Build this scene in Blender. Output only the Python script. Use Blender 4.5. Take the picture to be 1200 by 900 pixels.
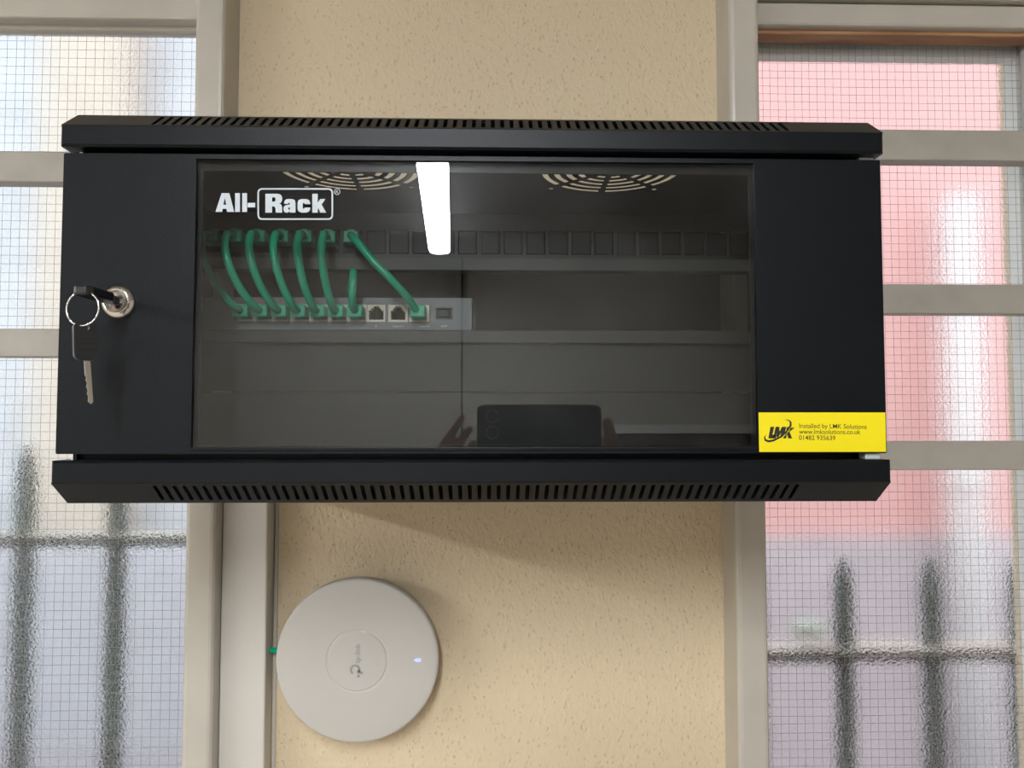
import bpy, bmesh, math, random
from mathutils import Vector, Matrix, geometry

random.seed(7)
scene = bpy.context.scene
for o in list(bpy.data.objects):
    bpy.data.objects.remove(o)
COL = scene.collection

# ------------------------------------------------------------------ camera, world, exposure
ZC = 1.75                       # camera height above the floor (metres)
F = 900.0                       # focal length in pixels of the 1200 x 900 frame
YAW, PITCH = math.radians(1.46), math.radians(2.73)
cam = bpy.data.cameras.new('camera')
cam.sensor_width = 36.0
cam.lens = F / 1200.0 * 36.0
cam.clip_start = 0.02
camo = bpy.data.objects.new('camera', cam)
COL.objects.link(camo)
camo.location = (0, 0, ZC)
camo.rotation_euler = (math.pi / 2 + PITCH, 0, -YAW)
scene.camera = camo

world = bpy.data.worlds.new('overcast_sky')
scene.world = world
world.use_nodes = True
world.node_tree.nodes['Background'].inputs[0].default_value = (0.90, 0.95, 1.0, 1)
world.node_tree.nodes['Background'].inputs[1].default_value = 2.15

scene.view_settings.view_transform = 'Standard'
scene.view_settings.look = 'None'
scene.view_settings.exposure = 0.0
scene.view_settings.gamma = 1.0
scene.view_settings.use_curve_mapping = False

scene.cycles.max_bounces = 10
scene.cycles.diffuse_bounces = 4
scene.cycles.transparent_max_bounces = 12

LAMP_L = 118.0                  # radiance of the ceiling battens' diffusers
LAMP_COL = (0.95, 0.985, 1.03)

# ------------------------------------------------------------------ materials
M = {}


def mat(name, col, rough=0.5, metal=0.0, spec=0.5, bump=None, vary=None, emit=None, coat=0.0, sheen=0.0):
    """bump = (scale, strength, distance); vary = (scale, amount)"""
    m = bpy.data.materials.new(name)
    m.use_nodes = True
    nt = m.node_tree
    b = nt.nodes['Principled BSDF']
    b.inputs['Base Color'].default_value = (*col, 1)
    b.inputs['Roughness'].default_value = rough
    b.inputs['Metallic'].default_value = metal
    b.inputs['Specular IOR Level'].default_value = spec
    b.inputs['Coat Weight'].default_value = coat
    b.inputs['Sheen Weight'].default_value = sheen
    b.inputs['Sheen Roughness'].default_value = 0.35
    tc = nt.nodes.new('ShaderNodeTexCoord')
    if vary:
        n = nt.nodes.new('ShaderNodeTexNoise')
        n.inputs['Scale'].default_value = vary[0]
        n.inputs['Detail'].default_value = 6
        nt.links.new(tc.outputs['Object'], n.inputs['Vector'])
        mx = nt.nodes.new('ShaderNodeMix')
        mx.data_type = 'RGBA'
        mx.blend_type = 'MULTIPLY'
        mx.inputs['Factor'].default_value = vary[1]
        mx.inputs['A'].default_value = (*col, 1)
        nt.links.new(n.outputs['Color'], mx.inputs['B'])
        r = nt.nodes.new('ShaderNodeValToRGB')
        r.color_ramp.elements[0].position = 0.3
        r.color_ramp.elements[0].color = (0.55, 0.55, 0.55, 1)
        r.color_ramp.elements[1].position = 0.62
        nt.links.new(n.outputs['Fac'], r.inputs['Fac'])
        nt.links.new(r.outputs['Color'], mx.inputs['B'])
        nt.links.new(mx.outputs['Result'], b.inputs['Base Color'])
    if bump:
        n = nt.nodes.new('ShaderNodeTexNoise')
        n.inputs['Scale'].default_value = bump[0]
        n.inputs['Detail'].default_value = 3
        nt.links.new(tc.outputs['Object'], n.inputs['Vector'])
        bp = nt.nodes.new('ShaderNodeBump')
        bp.inputs['Strength'].default_value = bump[1]
        bp.inputs['Distance'].default_value = bump[2]
        nt.links.new(n.outputs['Fac'], bp.inputs['Height'])
        nt.links.new(bp.outputs['Normal'], b.inputs['Normal'])
    if emit:
        b.inputs['Emission Color'].default_value = (*emit[0], 1)
        b.inputs['Emission Strength'].default_value = emit[1]
    M[name] = m
    return m


mat('powder_coat', (0.0026, 0.0042, 0.0058), 0.36, spec=0.20, bump=(1500, 0.35, 0.0004))
mat('powder_coat_inner', (0.011, 0.0105, 0.010), 0.5, spec=0.3)
mat('panel_black', (0.010, 0.010, 0.0095), 0.42, spec=0.35)
mat('cover_black', (0.006, 0.006, 0.006), 0.4, spec=0.3)
mat('bay_black', (0.020, 0.0205, 0.020), 0.42, spec=0.4)
mat('shelf_black', (0.026, 0.027, 0.026), 0.4, spec=0.4)
mat('hole_black', (0.004, 0.004, 0.004), 0.8)
mat('chrome', (0.72, 0.70, 0.67), 0.18, 1.0)
mat('nickel', (0.60, 0.55, 0.48), 0.25, 1.0)
mat('black_plastic', (0.012, 0.012, 0.013), 0.32)
mat('green_cable', (0.001, 0.44, 0.24), 0.2)
mat('green_boot', (0.01, 0.46, 0.27), 0.3)
mat('clear_plug', (0.10, 0.42, 0.28), 0.15)
mat('port_ivory', (0.78, 0.69, 0.58), 0.45)
mat('gold', (0.7, 0.5, 0.2), 0.3, 1.0)
mat('switch_grey', (0.16, 0.17, 0.175), 0.5, 0.3, bump=(1500, 0.2, 0.0003))
mat('cage_steel', (0.10, 0.10, 0.10), 0.35, 0.6)
mat('frame_paint', (0.50, 0.465, 0.40), 0.32, bump=(60, 0.12, 0.002), vary=(18, 0.18))
mat('bar_paint', (0.40, 0.37, 0.32), 0.38, bump=(90, 0.15, 0.002), vary=(25, 0.25))
mat('trunking_plastic', (0.58, 0.55, 0.50), 0.35)
mat('white_plastic', (0.50, 0.478, 0.435), 0.42)
mat('white_gloss', (0.51, 0.49, 0.45), 0.12)
mat('logo_grey', (0.28, 0.28, 0.275), 0.5)
mat('led', (0.35, 0.4, 0.7), 0.4, emit=((0.40, 0.52, 1.0), 0.75))
mat('bushing', (0.55, 0.60, 0.60), 0.4)
mat('sticker_yellow', (0.80, 0.66, 0.0), 0.45)
mat('print_black', (0.012, 0.010, 0.008), 0.5)
mat('print_white', (0.50, 0.55, 0.58), 0.5)
mat('phone_back', (0.010, 0.016, 0.018), 0.25)
mat('lens_glass', (0.003, 0.003, 0.004), 0.05, coat=1.0)
mat('lens_ring', (0.42, 0.46, 0.44), 0.6)
mat('skin', (0.72, 0.45, 0.36), 0.55, bump=(300, 0.15, 0.001))
mat('sweater', (0.04, 0.05, 0.08), 0.9, bump=(500, 0.4, 0.001))
mat('trousers', (0.03, 0.03, 0.035), 0.9)
mat('shoe', (0.02, 0.018, 0.016), 0.5)
mat('hair', (0.05, 0.03, 0.02), 0.6, bump=(200, 0.6, 0.003))
mat('fence_paint', (0.045, 0.082, 0.064), 0.4, vary=(30, 0.6))
mat('fence_gloss', (0.03, 0.04, 0.036), 0.1)
mat('pink_render', (0.85, 0.50, 0.48), 0.9, vary=(3, 0.12))
mat('cream_render', (0.80, 0.72, 0.61), 0.9, vary=(7, 0.5))
mat('pale_render', (0.74, 0.78, 0.82), 0.9, vary=(7, 0.6))
mat('grey_block', (0.64, 0.58, 0.61), 0.9, vary=(9, 0.35))
mat('blue_block', (0.62, 0.64, 0.70), 0.9, vary=(9, 0.45))
mat('rail_sky_pale', (0.72, 0.72, 0.66), 0.6, vary=(40, 0.4))  # sky light on the rail tops put into a pale tone, with faded paint
mat('paving', (0.42, 0.40, 0.43), 0.9, vary=(4, 0.3))
mat('pvc_white', (0.85, 0.86, 0.86), 0.3)
mat('reveal_white', (0.88, 0.86, 0.79), 0.8, vary=(8, 0.2))
mat('pale_green', (0.70, 0.78, 0.73), 0.7, vary=(60, 0.6))
mat('ceiling_white', (0.36, 0.35, 0.34), 0.9)
mat('room_paint', (0.58, 0.55, 0.49), 0.9)
mat('carpet', (0.56, 0.49, 0.42), 1.0, bump=(400, 0.5, 0.003))
mat('dark_wood', (0.10, 0.06, 0.04), 0.6, vary=(12, 0.4))
mat('pale_trim', (0.85, 0.87, 0.87), 0.5)
mat('dark_gap', (0.02, 0.02, 0.02), 0.9)
mat('batten_body', (0.75, 0.75, 0.75), 0.5)
mat('diffuser', (0.9, 0.9, 0.9), 0.5, emit=(LAMP_COL, LAMP_L))


def nodes_of(name):
    m = bpy.data.materials.new(name)
    m.use_nodes = True
    M[name] = m
    return m.node_tree, m.node_tree.nodes, m.node_tree.links


# wallpaper: embossed, cream, with sparse little chips
nt, N, L = nodes_of('wallpaper')
b = N['Principled BSDF']
b.inputs['Roughness'].default_value = 0.62
tc = N.new('ShaderNodeTexCoord')
mp = N.new('ShaderNodeMapping'); mp.inputs['Scale'].default_value = (1.25, 1, 0.8)
mp.inputs['Rotation'].default_value = (0, 0.5, 0)
L.new(tc.outputs['Object'], mp.inputs['Vector'])
n1 = N.new('ShaderNodeTexNoise'); n1.inputs['Scale'].default_value = 230; n1.inputs['Detail'].default_value = 2.5
n2 = N.new('ShaderNodeTexNoise'); n2.inputs['Scale'].default_value = 95; n2.inputs['Detail'].default_value = 3
L.new(mp.outputs['Vector'], n1.inputs['Vector']); L.new(mp.outputs['Vector'], n2.inputs['Vector'])
vo = N.new('ShaderNodeTexVoronoi'); vo.inputs['Scale'].default_value = 190; vo.inputs['Randomness'].default_value = 1
nd = N.new('ShaderNodeMix'); nd.data_type = 'VECTOR'; nd.inputs['Factor'].default_value = 0.008
L.new(mp.outputs['Vector'], nd.inputs['A']); L.new(n2.outputs['Color'], nd.inputs['B'])
L.new(nd.outputs['Result'], vo.inputs['Vector'])
# only some voronoi cells carry a chip
gt = N.new('ShaderNodeMath'); gt.operation = 'GREATER_THAN'; gt.inputs[1].default_value = 0.42
sx = N.new('ShaderNodeSeparateColor'); L.new(vo.outputs['Color'], sx.inputs['Color']); L.new(sx.outputs['Red'], gt.inputs[0])
rp = N.new('ShaderNodeMapRange'); rp.inputs['From Min'].default_value = 0.12; rp.inputs['From Max'].default_value = 0.32
rp.inputs['To Min'].default_value = 1; rp.inputs['To Max'].default_value = 0
L.new(vo.outputs['Distance'], rp.inputs['Value'])
ch = N.new('ShaderNodeMath'); ch.operation = 'MULTIPLY'; L.new(gt.outputs[0], ch.inputs[0]); L.new(rp.outputs['Result'], ch.inputs[1])
h1 = N.new('ShaderNodeMath'); h1.operation = 'MULTIPLY_ADD'; h1.inputs[1].default_value = -0.75
L.new(ch.outputs[0], h1.inputs[0]); L.new(n1.outputs['Fac'], h1.inputs[2])
h2 = N.new('ShaderNodeMath'); h2.operation = 'ADD'; L.new(h1.outputs[0], h2.inputs[0]); L.new(n2.outputs['Fac'], h2.inputs[1])
bp = N.new('ShaderNodeBump'); bp.inputs['Strength'].default_value = 0.5; bp.inputs['Distance'].default_value = 0.0021
L.new(h2.outputs[0], bp.inputs['Height']); L.new(bp.outputs['Normal'], b.inputs['Normal'])
mx = N.new('ShaderNodeMix'); mx.data_type = 'RGBA'
mx.inputs['A'].default_value = (0.665, 0.545, 0.365, 1); mx.inputs['B'].default_value = (0.46, 0.365, 0.23, 1)  # second, darker tone paints the shade inside the chips' pits
fm = N.new('ShaderNodeMath'); fm.operation = 'MULTIPLY'; fm.inputs[1].default_value = 0.15
L.new(ch.outputs[0], fm.inputs[0]); L.new(fm.outputs[0], mx.inputs['Factor'])
L.new(mx.outputs['Result'], b.inputs['Base Color'])

# raw timber
nt, N, L = nodes_of('raw_timber')
b = N['Principled BSDF']; b.inputs['Roughness'].default_value = 0.6
tc = N.new('ShaderNodeTexCoord'); mp = N.new('ShaderNodeMapping'); mp.inputs['Scale'].default_value = (6, 40, 160)
L.new(tc.outputs['Object'], mp.inputs['Vector'])
n1 = N.new('ShaderNodeTexNoise'); n1.inputs['Scale'].default_value = 1.4; n1.inputs['Detail'].default_value = 6
L.new(mp.outputs['Vector'], n1.inputs['Vector'])
r = N.new('ShaderNodeValToRGB'); e = r.color_ramp.elements
e[0].position = 0.3; e[0].color = (0.26, 0.12, 0.055, 1); e[1].position = 0.7; e[1].color = (0.52, 0.29, 0.15, 1)
L.new(n1.outputs['Fac'], r.inputs['Fac']); L.new(r.outputs['Color'], b.inputs['Base Color'])

# smoked door glass: tinted, reflecting, faintly dusty
nt, N, L = nodes_of('door_glass')
N.remove(N['Principled BSDF'])
out = N['Material Output']
tr = N.new('ShaderNodeBsdfTransparent'); tr.inputs['Color'].default_value = (0.83, 0.845, 0.84, 1)
gl = N.new('ShaderNodeBsdfGlossy'); gl.inputs['Roughness'].default_value = 0.0
df = N.new('ShaderNodeBsdfDiffuse'); df.inputs['Color'].default_value = (0.8, 0.8, 0.78, 1)
tc = N.new('ShaderNodeTexCoord')
n1 = N.new('ShaderNodeTexNoise'); n1.inputs['Scale'].default_value = 14; n1.inputs['Detail'].default_value = 8; n1.inputs['Roughness'].default_value = 0.75
L.new(tc.outputs['Object'], n1.inputs['Vector'])
rp = N.new('ShaderNodeMapRange'); rp.inputs['From Min'].default_value = 0.5; rp.inputs['From Max'].default_value = 0.8
rp.inputs['To Min'].default_value = 0.001; rp.inputs['To Max'].default_value = 0.016
L.new(n1.outputs['Fac'], rp.inputs['Value'])
m1 = N.new('ShaderNodeMixShader'); L.new(rp.outputs['Result'], m1.inputs[0]); L.new(tr.outputs[0], m1.inputs[1]); L.new(df.outputs[0], m1.inputs[2])
fr = N.new('ShaderNodeFresnel'); fr.inputs['IOR'].default_value = 1.5
m2 = N.new('ShaderNodeMixShader'); L.new(fr.outputs[0], m2.inputs[0]); L.new(m1.outputs[0], m2.inputs[1]); L.new(gl.outputs[0], m2.inputs[2])
L.new(m2.outputs[0], out.inputs['Surface'])


def window_glass(name, strength, tint):
    nt, N, L = nodes_of(name)
    N.remove(N['Principled BSDF'])
    out = N['Material Output']
    g = N.new('ShaderNodeBsdfGlass'); g.inputs['IOR'].default_value = 1.45; g.inputs['Roughness'].default_value = 0.03
    g.inputs['Color'].default_value = (*tint, 1)
    tc = N.new('ShaderNodeTexCoord')
    # shallow dimples with narrow steep rims
    v = N.new('ShaderNodeTexVoronoi'); v.feature = 'DISTANCE_TO_EDGE'; v.inputs['Scale'].default_value = 300
    v2 = N.new('ShaderNodeTexVoronoi'); v2.feature = 'SMOOTH_F1'; v2.inputs['Scale'].default_value = 300; v2.inputs['Smoothness'].default_value = 0.6
    n = N.new('ShaderNodeTexNoise'); n.inputs['Scale'].default_value = 420; n.inputs['Detail'].default_value = 1
    dn = N.new('ShaderNodeMix'); dn.data_type = 'VECTOR'; dn.inputs['Factor'].default_value = 0.006
    L.new(tc.outputs['Object'], dn.inputs['A']); L.new(n.outputs['Color'], dn.inputs['B'])
    L.new(dn.outputs['Result'], v.inputs['Vector']); L.new(tc.outputs['Object'], n.inputs['Vector']); L.new(tc.outputs['Object'], v2.inputs['Vector'])
    mr = N.new('ShaderNodeMapRange'); mr.interpolation_type = 'SMOOTHSTEP'; mr.inputs['From Max'].default_value = 0.08
    mr.inputs['To Max'].default_value = 0.32
    L.new(v.outputs['Distance'], mr.inputs['Value'])
    a0 = N.new('ShaderNodeMath'); a0.operation = 'MULTIPLY_ADD'; a0.inputs[1].default_value = 0.7
    L.new(n.outputs['Fac'], a0.inputs[0]); L.new(mr.outputs['Result'], a0.inputs[2])
    a = N.new('ShaderNodeMath'); a.operation = 'ADD'; L.new(a0.outputs[0], a.inputs[0]); L.new(v2.outputs['Distance'], a.inputs[1])
    bp = N.new('ShaderNodeBump'); bp.inputs['Strength'].default_value = strength; bp.inputs['Distance'].default_value = 0.001
    L.new(a.outputs[0], bp.inputs['Height']); L.new(bp.outputs['Normal'], g.inputs['Normal'])
    L.new(g.outputs[0], out.inputs['Surface'])


window_glass('obscure_glass', 0.05, (0.97, 0.98, 0.985))
mat('wire', (0.34, 0.33, 0.33), 0.4, 0.6)


# ------------------------------------------------------------------ helpers
# all modelling is in millimetres relative to the camera: x right, y towards the wall, z up
def W(p):
    return Vector((p[0] / 1000, p[1] / 1000, p[2] / 1000 + ZC))


def P(px, py, Y):
    """camera-relative mm point at depth Y (mm) seen at a pixel of the 1200 x 900 photo"""
    fw = Vector((math.sin(YAW) * math.cos(PITCH), math.cos(YAW) * math.cos(PITCH), math.sin(PITCH)))
    rt = Vector((math.cos(YAW), -math.sin(YAW), 0))
    up = rt.cross(fw)
    d = fw + rt * ((px - 600) / F) - up * ((py - 450) / F)
    return d * (Y / d.y)


def tag(o, label=None, cat=None, group=None, kind=None):
    if label: o['label'] = label
    if cat: o['category'] = cat
    if group: o['group'] = group
    if kind: o['kind'] = kind
    return o


def thing(name, label, cat, base, group=None):
    o = bpy.data.objects.new(name, None)
    o.empty_display_size = 0.02
    COL.objects.link(o)
    o.location = W(base)
    return tag(o, label, cat, group)


class MB:
    def __init__(self):
        self.bm = bmesh.new()

    def box(self, x0, x1, y0, y1, z0, z1, bevel=0, seg=2):
        r = bmesh.ops.create_cube(self.bm, size=1)
        for v in r['verts']:
            v.co = Vector(((x0 + x1) / 2 + v.co.x * (x1 - x0), (y0 + y1) / 2 + v.co.y * (y1 - y0), (z0 + z1) / 2 + v.co.z * (z1 - z0)))
        if bevel:
            es = list({e for v in r['verts'] for e in v.link_edges})
            bmesh.ops.bevel(self.bm, geom=es, offset=bevel, segments=seg, affect='EDGES', profile=0.5)
        return self

    def prism(self, poly, axis, a0, a1, bevel=0):
        """closed polygon extruded along an axis; poly in the two other axes, in order"""
        def co(p, t):
            return {'x': (t, p[0], p[1]), 'y': (p[0], t, p[1]), 'z': (p[0], p[1], t)}[axis]
        A = [self.bm.verts.new(co(p, a0)) for p in poly]
        B = [self.bm.verts.new(co(p, a1)) for p in poly]
        n = len(poly)
        fs = [self.bm.faces.new(A), self.bm.faces.new(B[::-1])]
        for i in range(n):
            fs.append(self.bm.faces.new((A[i], B[i], B[(i + 1) % n], A[(i + 1) % n])))
        bmesh.ops.recalc_face_normals(self.bm, faces=fs)
        if bevel:
            bmesh.ops.bevel(self.bm, geom=list({e for f in fs for e in f.edges}), offset=bevel, segments=2, affect='EDGES', profile=0.5)
        return self

    def tube(self, pts, r, n=8, cap=True, closed=False):
        pts = [Vector(p) for p in pts]
        m = len(pts)
        rr = r if isinstance(r, (list, tuple)) else [r] * m
        rings = []
        ref = None
        for i, p in enumerate(pts):
            if closed:
                t = (pts[(i + 1) % m] - pts[i - 1]).normalized()
            else:
                t = (pts[min(i + 1, m - 1)] - pts[max(i - 1, 0)]).normalized()
            if ref is None:
                ref = Vector((0, 0, 1)) if abs(t.z) < 0.9 else Vector((1, 0, 0))
            u = (ref - t * ref.dot(t)).normalized()
            ref = u
            w = t.cross(u)
            rings.append([self.bm.verts.new(p + (u * math.cos(2 * math.pi * k / n) + w * math.sin(2 * math.pi * k / n)) * rr[i]) for k in range(n)])
        for i in range(m if closed else m - 1):
            A, B = rings[i], rings[(i + 1) % m]
            for k in range(n):
                f = self.bm.faces.new((A[k], A[(k + 1) % n], B[(k + 1) % n], B[k]))
                f.smooth = True
        if cap and not closed:
            self.bm.faces.new(rings[0][::-1]); self.bm.faces.new(rings[-1])
        return self

    def lathe(self, c, axis, prof, n=48):
        """prof: list of (radius, distance along axis)"""
        c = Vector(c); a = Vector(axis).normalized()
        u = a.orthogonal().normalized(); w = a.cross(u)
        rings = []
        for (r, h) in prof:
            if r < 1e-6:
                rings.append([self.bm.verts.new(c + a * h)])
            else:
                rings.append([self.bm.verts.new(c + a * h + (u * math.cos(2 * math.pi * k / n) + w * math.sin(2 * math.pi * k / n)) * r) for k in range(n)])
        fs = []
        for A, B in zip(rings, rings[1:]):
            for k in range(n):
                k2 = (k + 1) % n
                if len(A) == 1 and len(B) == 1: continue
                if len(A) == 1: f = self.bm.faces.new((A[0], B[k2], B[k]))
                elif len(B) == 1: f = self.bm.faces.new((A[k], A[k2], B[0]))
                else: f = self.bm.faces.new((A[k], A[k2], B[k2], B[k]))
                f.smooth = True
                fs.append(f)
        bmesh.ops.recalc_face_normals(self.bm, faces=fs)
        return self

    def plate(self, outer, holes, fmap, t):
        """2-D outline with holes, thickness t; fmap(u, v, w) -> xyz (w from 0 to t)"""
        loops = [outer] + list(holes)
        pts, faces, edges = [], [], []
        for lp in loops:
            s = len(pts)
            pts += [Vector(p) for p in lp]
            edges += [(s + i, s + (i + 1) % len(lp)) for i in range(len(lp))]
        vs, es, fs, ov, oe, of = geometry.delaunay_2d_cdt(pts, edges, [], 0, 1e-6)

        def inside(p, lp):
            c = False
            n = len(lp)
            for i in range(n):
                x1, y1 = lp[i]; x2, y2 = lp[(i + 1) % n]
                if (y1 > p[1]) != (y2 > p[1]) and p[0] < (x2 - x1) * (p[1] - y1) / (y2 - y1) + x1:
                    c = not c
            return c
        keep = []
        for f in fs:
            cx = sum(vs[i].x for i in f) / len(f); cy = sum(vs[i].y for i in f) / len(f)
            if inside((cx, cy), outer) and not any(inside((cx, cy), h) for h in holes):
                keep.append(f)
        A = [self.bm.verts.new(fmap(v.x, v.y, 0)) for v in vs]
        nf = []
        ec = {}
        for f in keep:
            nf.append(self.bm.faces.new([A[i] for i in f]))
            for i in range(len(f)):
                k = (f[i], f[(i + 1) % len(f)])
                ec.setdefault(tuple(sorted(k)), []).append(k)
        if t:
            B = [self.bm.verts.new(fmap(v.x, v.y, t)) for v in vs]
            for f in keep:
                nf.append(self.bm.faces.new([B[i] for i in reversed(f)]))
            for k, l in ec.items():
                if len(l) == 1:
                    i, j = l[0]
                    nf.append(self.bm.faces.new((A[j], A[i], B[i], B[j])))
        bmesh.ops.recalc_face_normals(self.bm, faces=nf)
        return self

    def build(self, name, m, parent=None, smooth=False):
        root = parent
        base = Vector((0, 0, 0))
        while root is not None:
            base = base + root.location
            root = root.parent
        me = bpy.data.meshes.new(name)
        loose = [v for v in self.bm.verts if not v.link_faces]
        bmesh.ops.delete(self.bm, geom=loose, context='VERTS')
        origin = None
        for v in self.bm.verts:
            v.co = W(v.co)
        if parent is None:                      # origin at the base of the thing
            xs = [v.co for v in self.bm.verts]
            origin = Vector(((min(c.x for c in xs) + max(c.x for c in xs)) / 2, (min(c.y for c in xs) + max(c.y for c in xs)) / 2, min(c.z for c in xs)))
            base = origin
        for v in self.bm.verts:
            v.co -= base
        if smooth:
            for f in self.bm.faces: f.smooth = True
        self.bm.to_mesh(me); self.bm.free()
        me.materials.append(M[m])
        o = bpy.data.objects.new(name, me)
        COL.objects.link(o)
        if parent is not None: o.parent = parent
        if origin is not None: o.location = origin
        return o


def children(o):
    return [c for c in bpy.data.objects if c.parent == o]


def copy_tree(o, loc=None, parent=None):
    c = o.copy(); COL.objects.link(c)
    c.parent = parent
    if loc is not None: c.location = loc
    for ch in children(o):
        copy_tree(ch, None, c)
    return c


def box(name, m, parent, *a, bevel=0, seg=2):
    return MB().box(*a, bevel=bevel, seg=seg).build(name, m, parent)


def catmull(pts, n=8):
    pts = [Vector(p) for p in pts]
    q = [pts[0] * 2 - pts[1]] + pts + [pts[-1] * 2 - pts[-2]]
    o = []
    for i in range(1, len(q) - 2):
        for k in range(n):
            t = k / n
            a, b, c, d = q[i - 1], q[i], q[i + 1], q[i + 2]
            o.append(0.5 * ((2 * b) + (c - a) * t + (2 * a - 5 * b + 4 * c - d) * t * t + (3 * b - a - 3 * c + d) * t ** 3))
    o.append(pts[-1])
    return o


def text_polys(body, size, offset=0.0):
    """mesh of a line of text with the built-in font, baseline-left at the origin: (verts, faces)"""
    cu = bpy.data.curves.new('t', 'FONT')
    cu.body = body; cu.size = size; cu.offset = offset; cu.resolution_u = 4
    o = bpy.data.objects.new('t', cu); COL.objects.link(o)
    dg = bpy.context.evaluated_depsgraph_get()
    me = o.evaluated_get(dg).to_mesh()
    vs = [v.co.copy() for v in me.vertices]; fs = [tuple(p.vertices) for p in me.polygons]
    o.evaluated_get(dg).to_mesh_clear()
    bpy.data.objects.remove(o); bpy.data.curves.remove(cu)
    return vs, fs


def add_text(mb, body, size, fmap, width=None, offset=0.0):
    vs, fs = text_polys(body, size, offset)
    w = max(v.x for v in vs) - min(v.x for v in vs)
    x0 = min(v.x for v in vs)
    k = width / w if width else 1
    V = [mb.bm.verts.new(fmap((v.x - x0) * k, v.y)) for v in vs]
    for f in fs:
        try: mb.bm.faces.new([V[i] for i in f])
        except ValueError: pass


def rrect(x0, x1, y0, y1, r, n=5):
    o = []
    for cx, cy, a0 in ((x1 - r, y1 - r, 0), (x0 + r, y1 - r, 90), (x0 + r, y0 + r, 180), (x1 - r, y0 + r, 270)):
        for k in range(n + 1):
            a = math.radians(a0 + 90 * k / n)
            o.append((cx + r * math.cos(a), cy + r * math.sin(a)))
    return o


def circle(cx, cy, r, n=24):
    return [(cx + r * math.cos(2 * math.pi * k / n), cy + r * math.sin(2 * math.pi * k / n)) for k in range(n)]


def rect(x0, x1, y0, y1):
    return [(x0, y0), (x1, y0), (x1, y1), (x0, y1)]


# ------------------------------------------------------------------ the room
FLOOR, CEIL = -1750, 790
RX0, RX1, RY0, WY = -4200, 2600, -2700, 803
SILL, HEAD = -800, 520
box('floor', 'carpet', None, RX0 - 100, RX1 + 100, RY0 - 100, WY + 110, FLOOR - 100, FLOOR)['kind'] = 'structure'
box('ceiling', 'ceiling_white', None, RX0 - 100, RX1 + 100, RY0 - 100, WY + 110, CEIL, CEIL + 100)['kind'] = 'structure'
box('wall_left', 'room_paint', None, RX0 - 100, RX0, RY0, WY, FLOOR, CEIL)['kind'] = 'structure'
box('wall_right', 'room_paint', None, RX1, RX1 + 100, RY0, WY, FLOOR, CEIL)['kind'] = 'structure'
box('wall_rear', 'room_paint', None, RX0 - 100, RX1 + 100, RY0 - 100, RY0, FLOOR, CEIL)['kind'] = 'structure'
# the wall in view: pier between the windows, spandrels below and above, returns
LX0, LX1, RW0, RW1 = -960, -268.5, 240.5, 622
w = MB()
w.plate(rect(RX0 - 100, RX1 + 100, FLOOR, CEIL), [rect(LX0, LX1, SILL, HEAD), rect(RW0, RW1, SILL, HEAD)], lambda u, v, t: (u, WY + t, v), 110)
w.build('wall_back', 'wallpaper')['kind'] = 'structure'
# room behind the camera, only mirrored in the door glass
box('trim_1', 'pale_trim', None, 588, RX1, RY0, RY0 + 40, -62, -20, bevel=4)['kind'] = 'structure'
box('trim_2', 'dark_wood', None, 588, RX1, RY0, RY0 + 25, FLOOR, -62)['kind'] = 'structure'
box('trim_3', 'dark_gap', None, -152, -143, RY0, RY0 + 12, FLOOR, CEIL)['kind'] = 'structure'

# ------------------------------------------------------------------ ceiling battens
lamp = thing('ceiling_light', 'slim white batten light on the ceiling, mirrored in the cabinet door glass', 'light', (-180, -1330, 706), 'batten lights on the ceiling')
box('body', 'batten_body', lamp, -180 - 40, -180 + 40, -1330 - 900, -1330 + 900, 735, CEIL, bevel=4)
prof = [(-180 - 45, 738), (-180 - 45, 722), (-180 - 36, 710), (-180 - 18, 706), (-180 + 18, 706), (-180 + 36, 710), (-180 + 45, 722), (-180 + 45, 738)]
MB().prism(prof, 'y', -1330 - 895, -1330 + 895).build('diffuser', 'diffuser', lamp)
for s in (-1, 1):
    MB().prism([(p[0] + (p[0] + 180) * 0.03, p[1] - 1) for p in prof], 'y', -1330 + s * 895, -1330 + s * 907).build('end_cap', 'batten_body', lamp)
lamp.rotation_euler.z = math.radians(-2.9)
l2 = copy_tree(lamp, W((-2900, -1300, 706)))
l2.rotation_euler.z = 0
tag(l2, 'slim white batten light on the ceiling beyond the left window', 'light')

# ------------------------------------------------------------------ windows
def wire_mesh(parent, x0, x1, z0, z1, y, pitch, r, name='wire_mesh'):
    mb = MB()
    k = 0
    x = x0 + pitch / 2
    def strip(a, b, w_axis):
        # a thin square wire through the points a -> b, slightly wavy
        n = 7
        pts = []
        ph = random.uniform(0, 6.28)
        for i in range(n + 1):
            t = i / n
            p = Vector(a).lerp(Vector(b), t)
            p += Vector(w_axis) * (0.5 * math.sin(ph + t * 5) + random.uniform(-0.15, 0.15))
            pts.append(p)
        mb.tube(pts, r, n=4, cap=False)
    while x < x1:
        strip((x, y, z0), (x, y, z1), (1, 0, 0)); x += pitch
    z = z0 + pitch / 2
    while z < z1:
        strip((x0, y, z), (x1, y, z), (0, 0, 1)); z += pitch
    o = mb.build(name, 'wire', parent)
    o['kind'] = 'stuff'
    return o


GY = 822                                     # front face of the wired glass
PF = 758                                     # front face of the window posts
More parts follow.
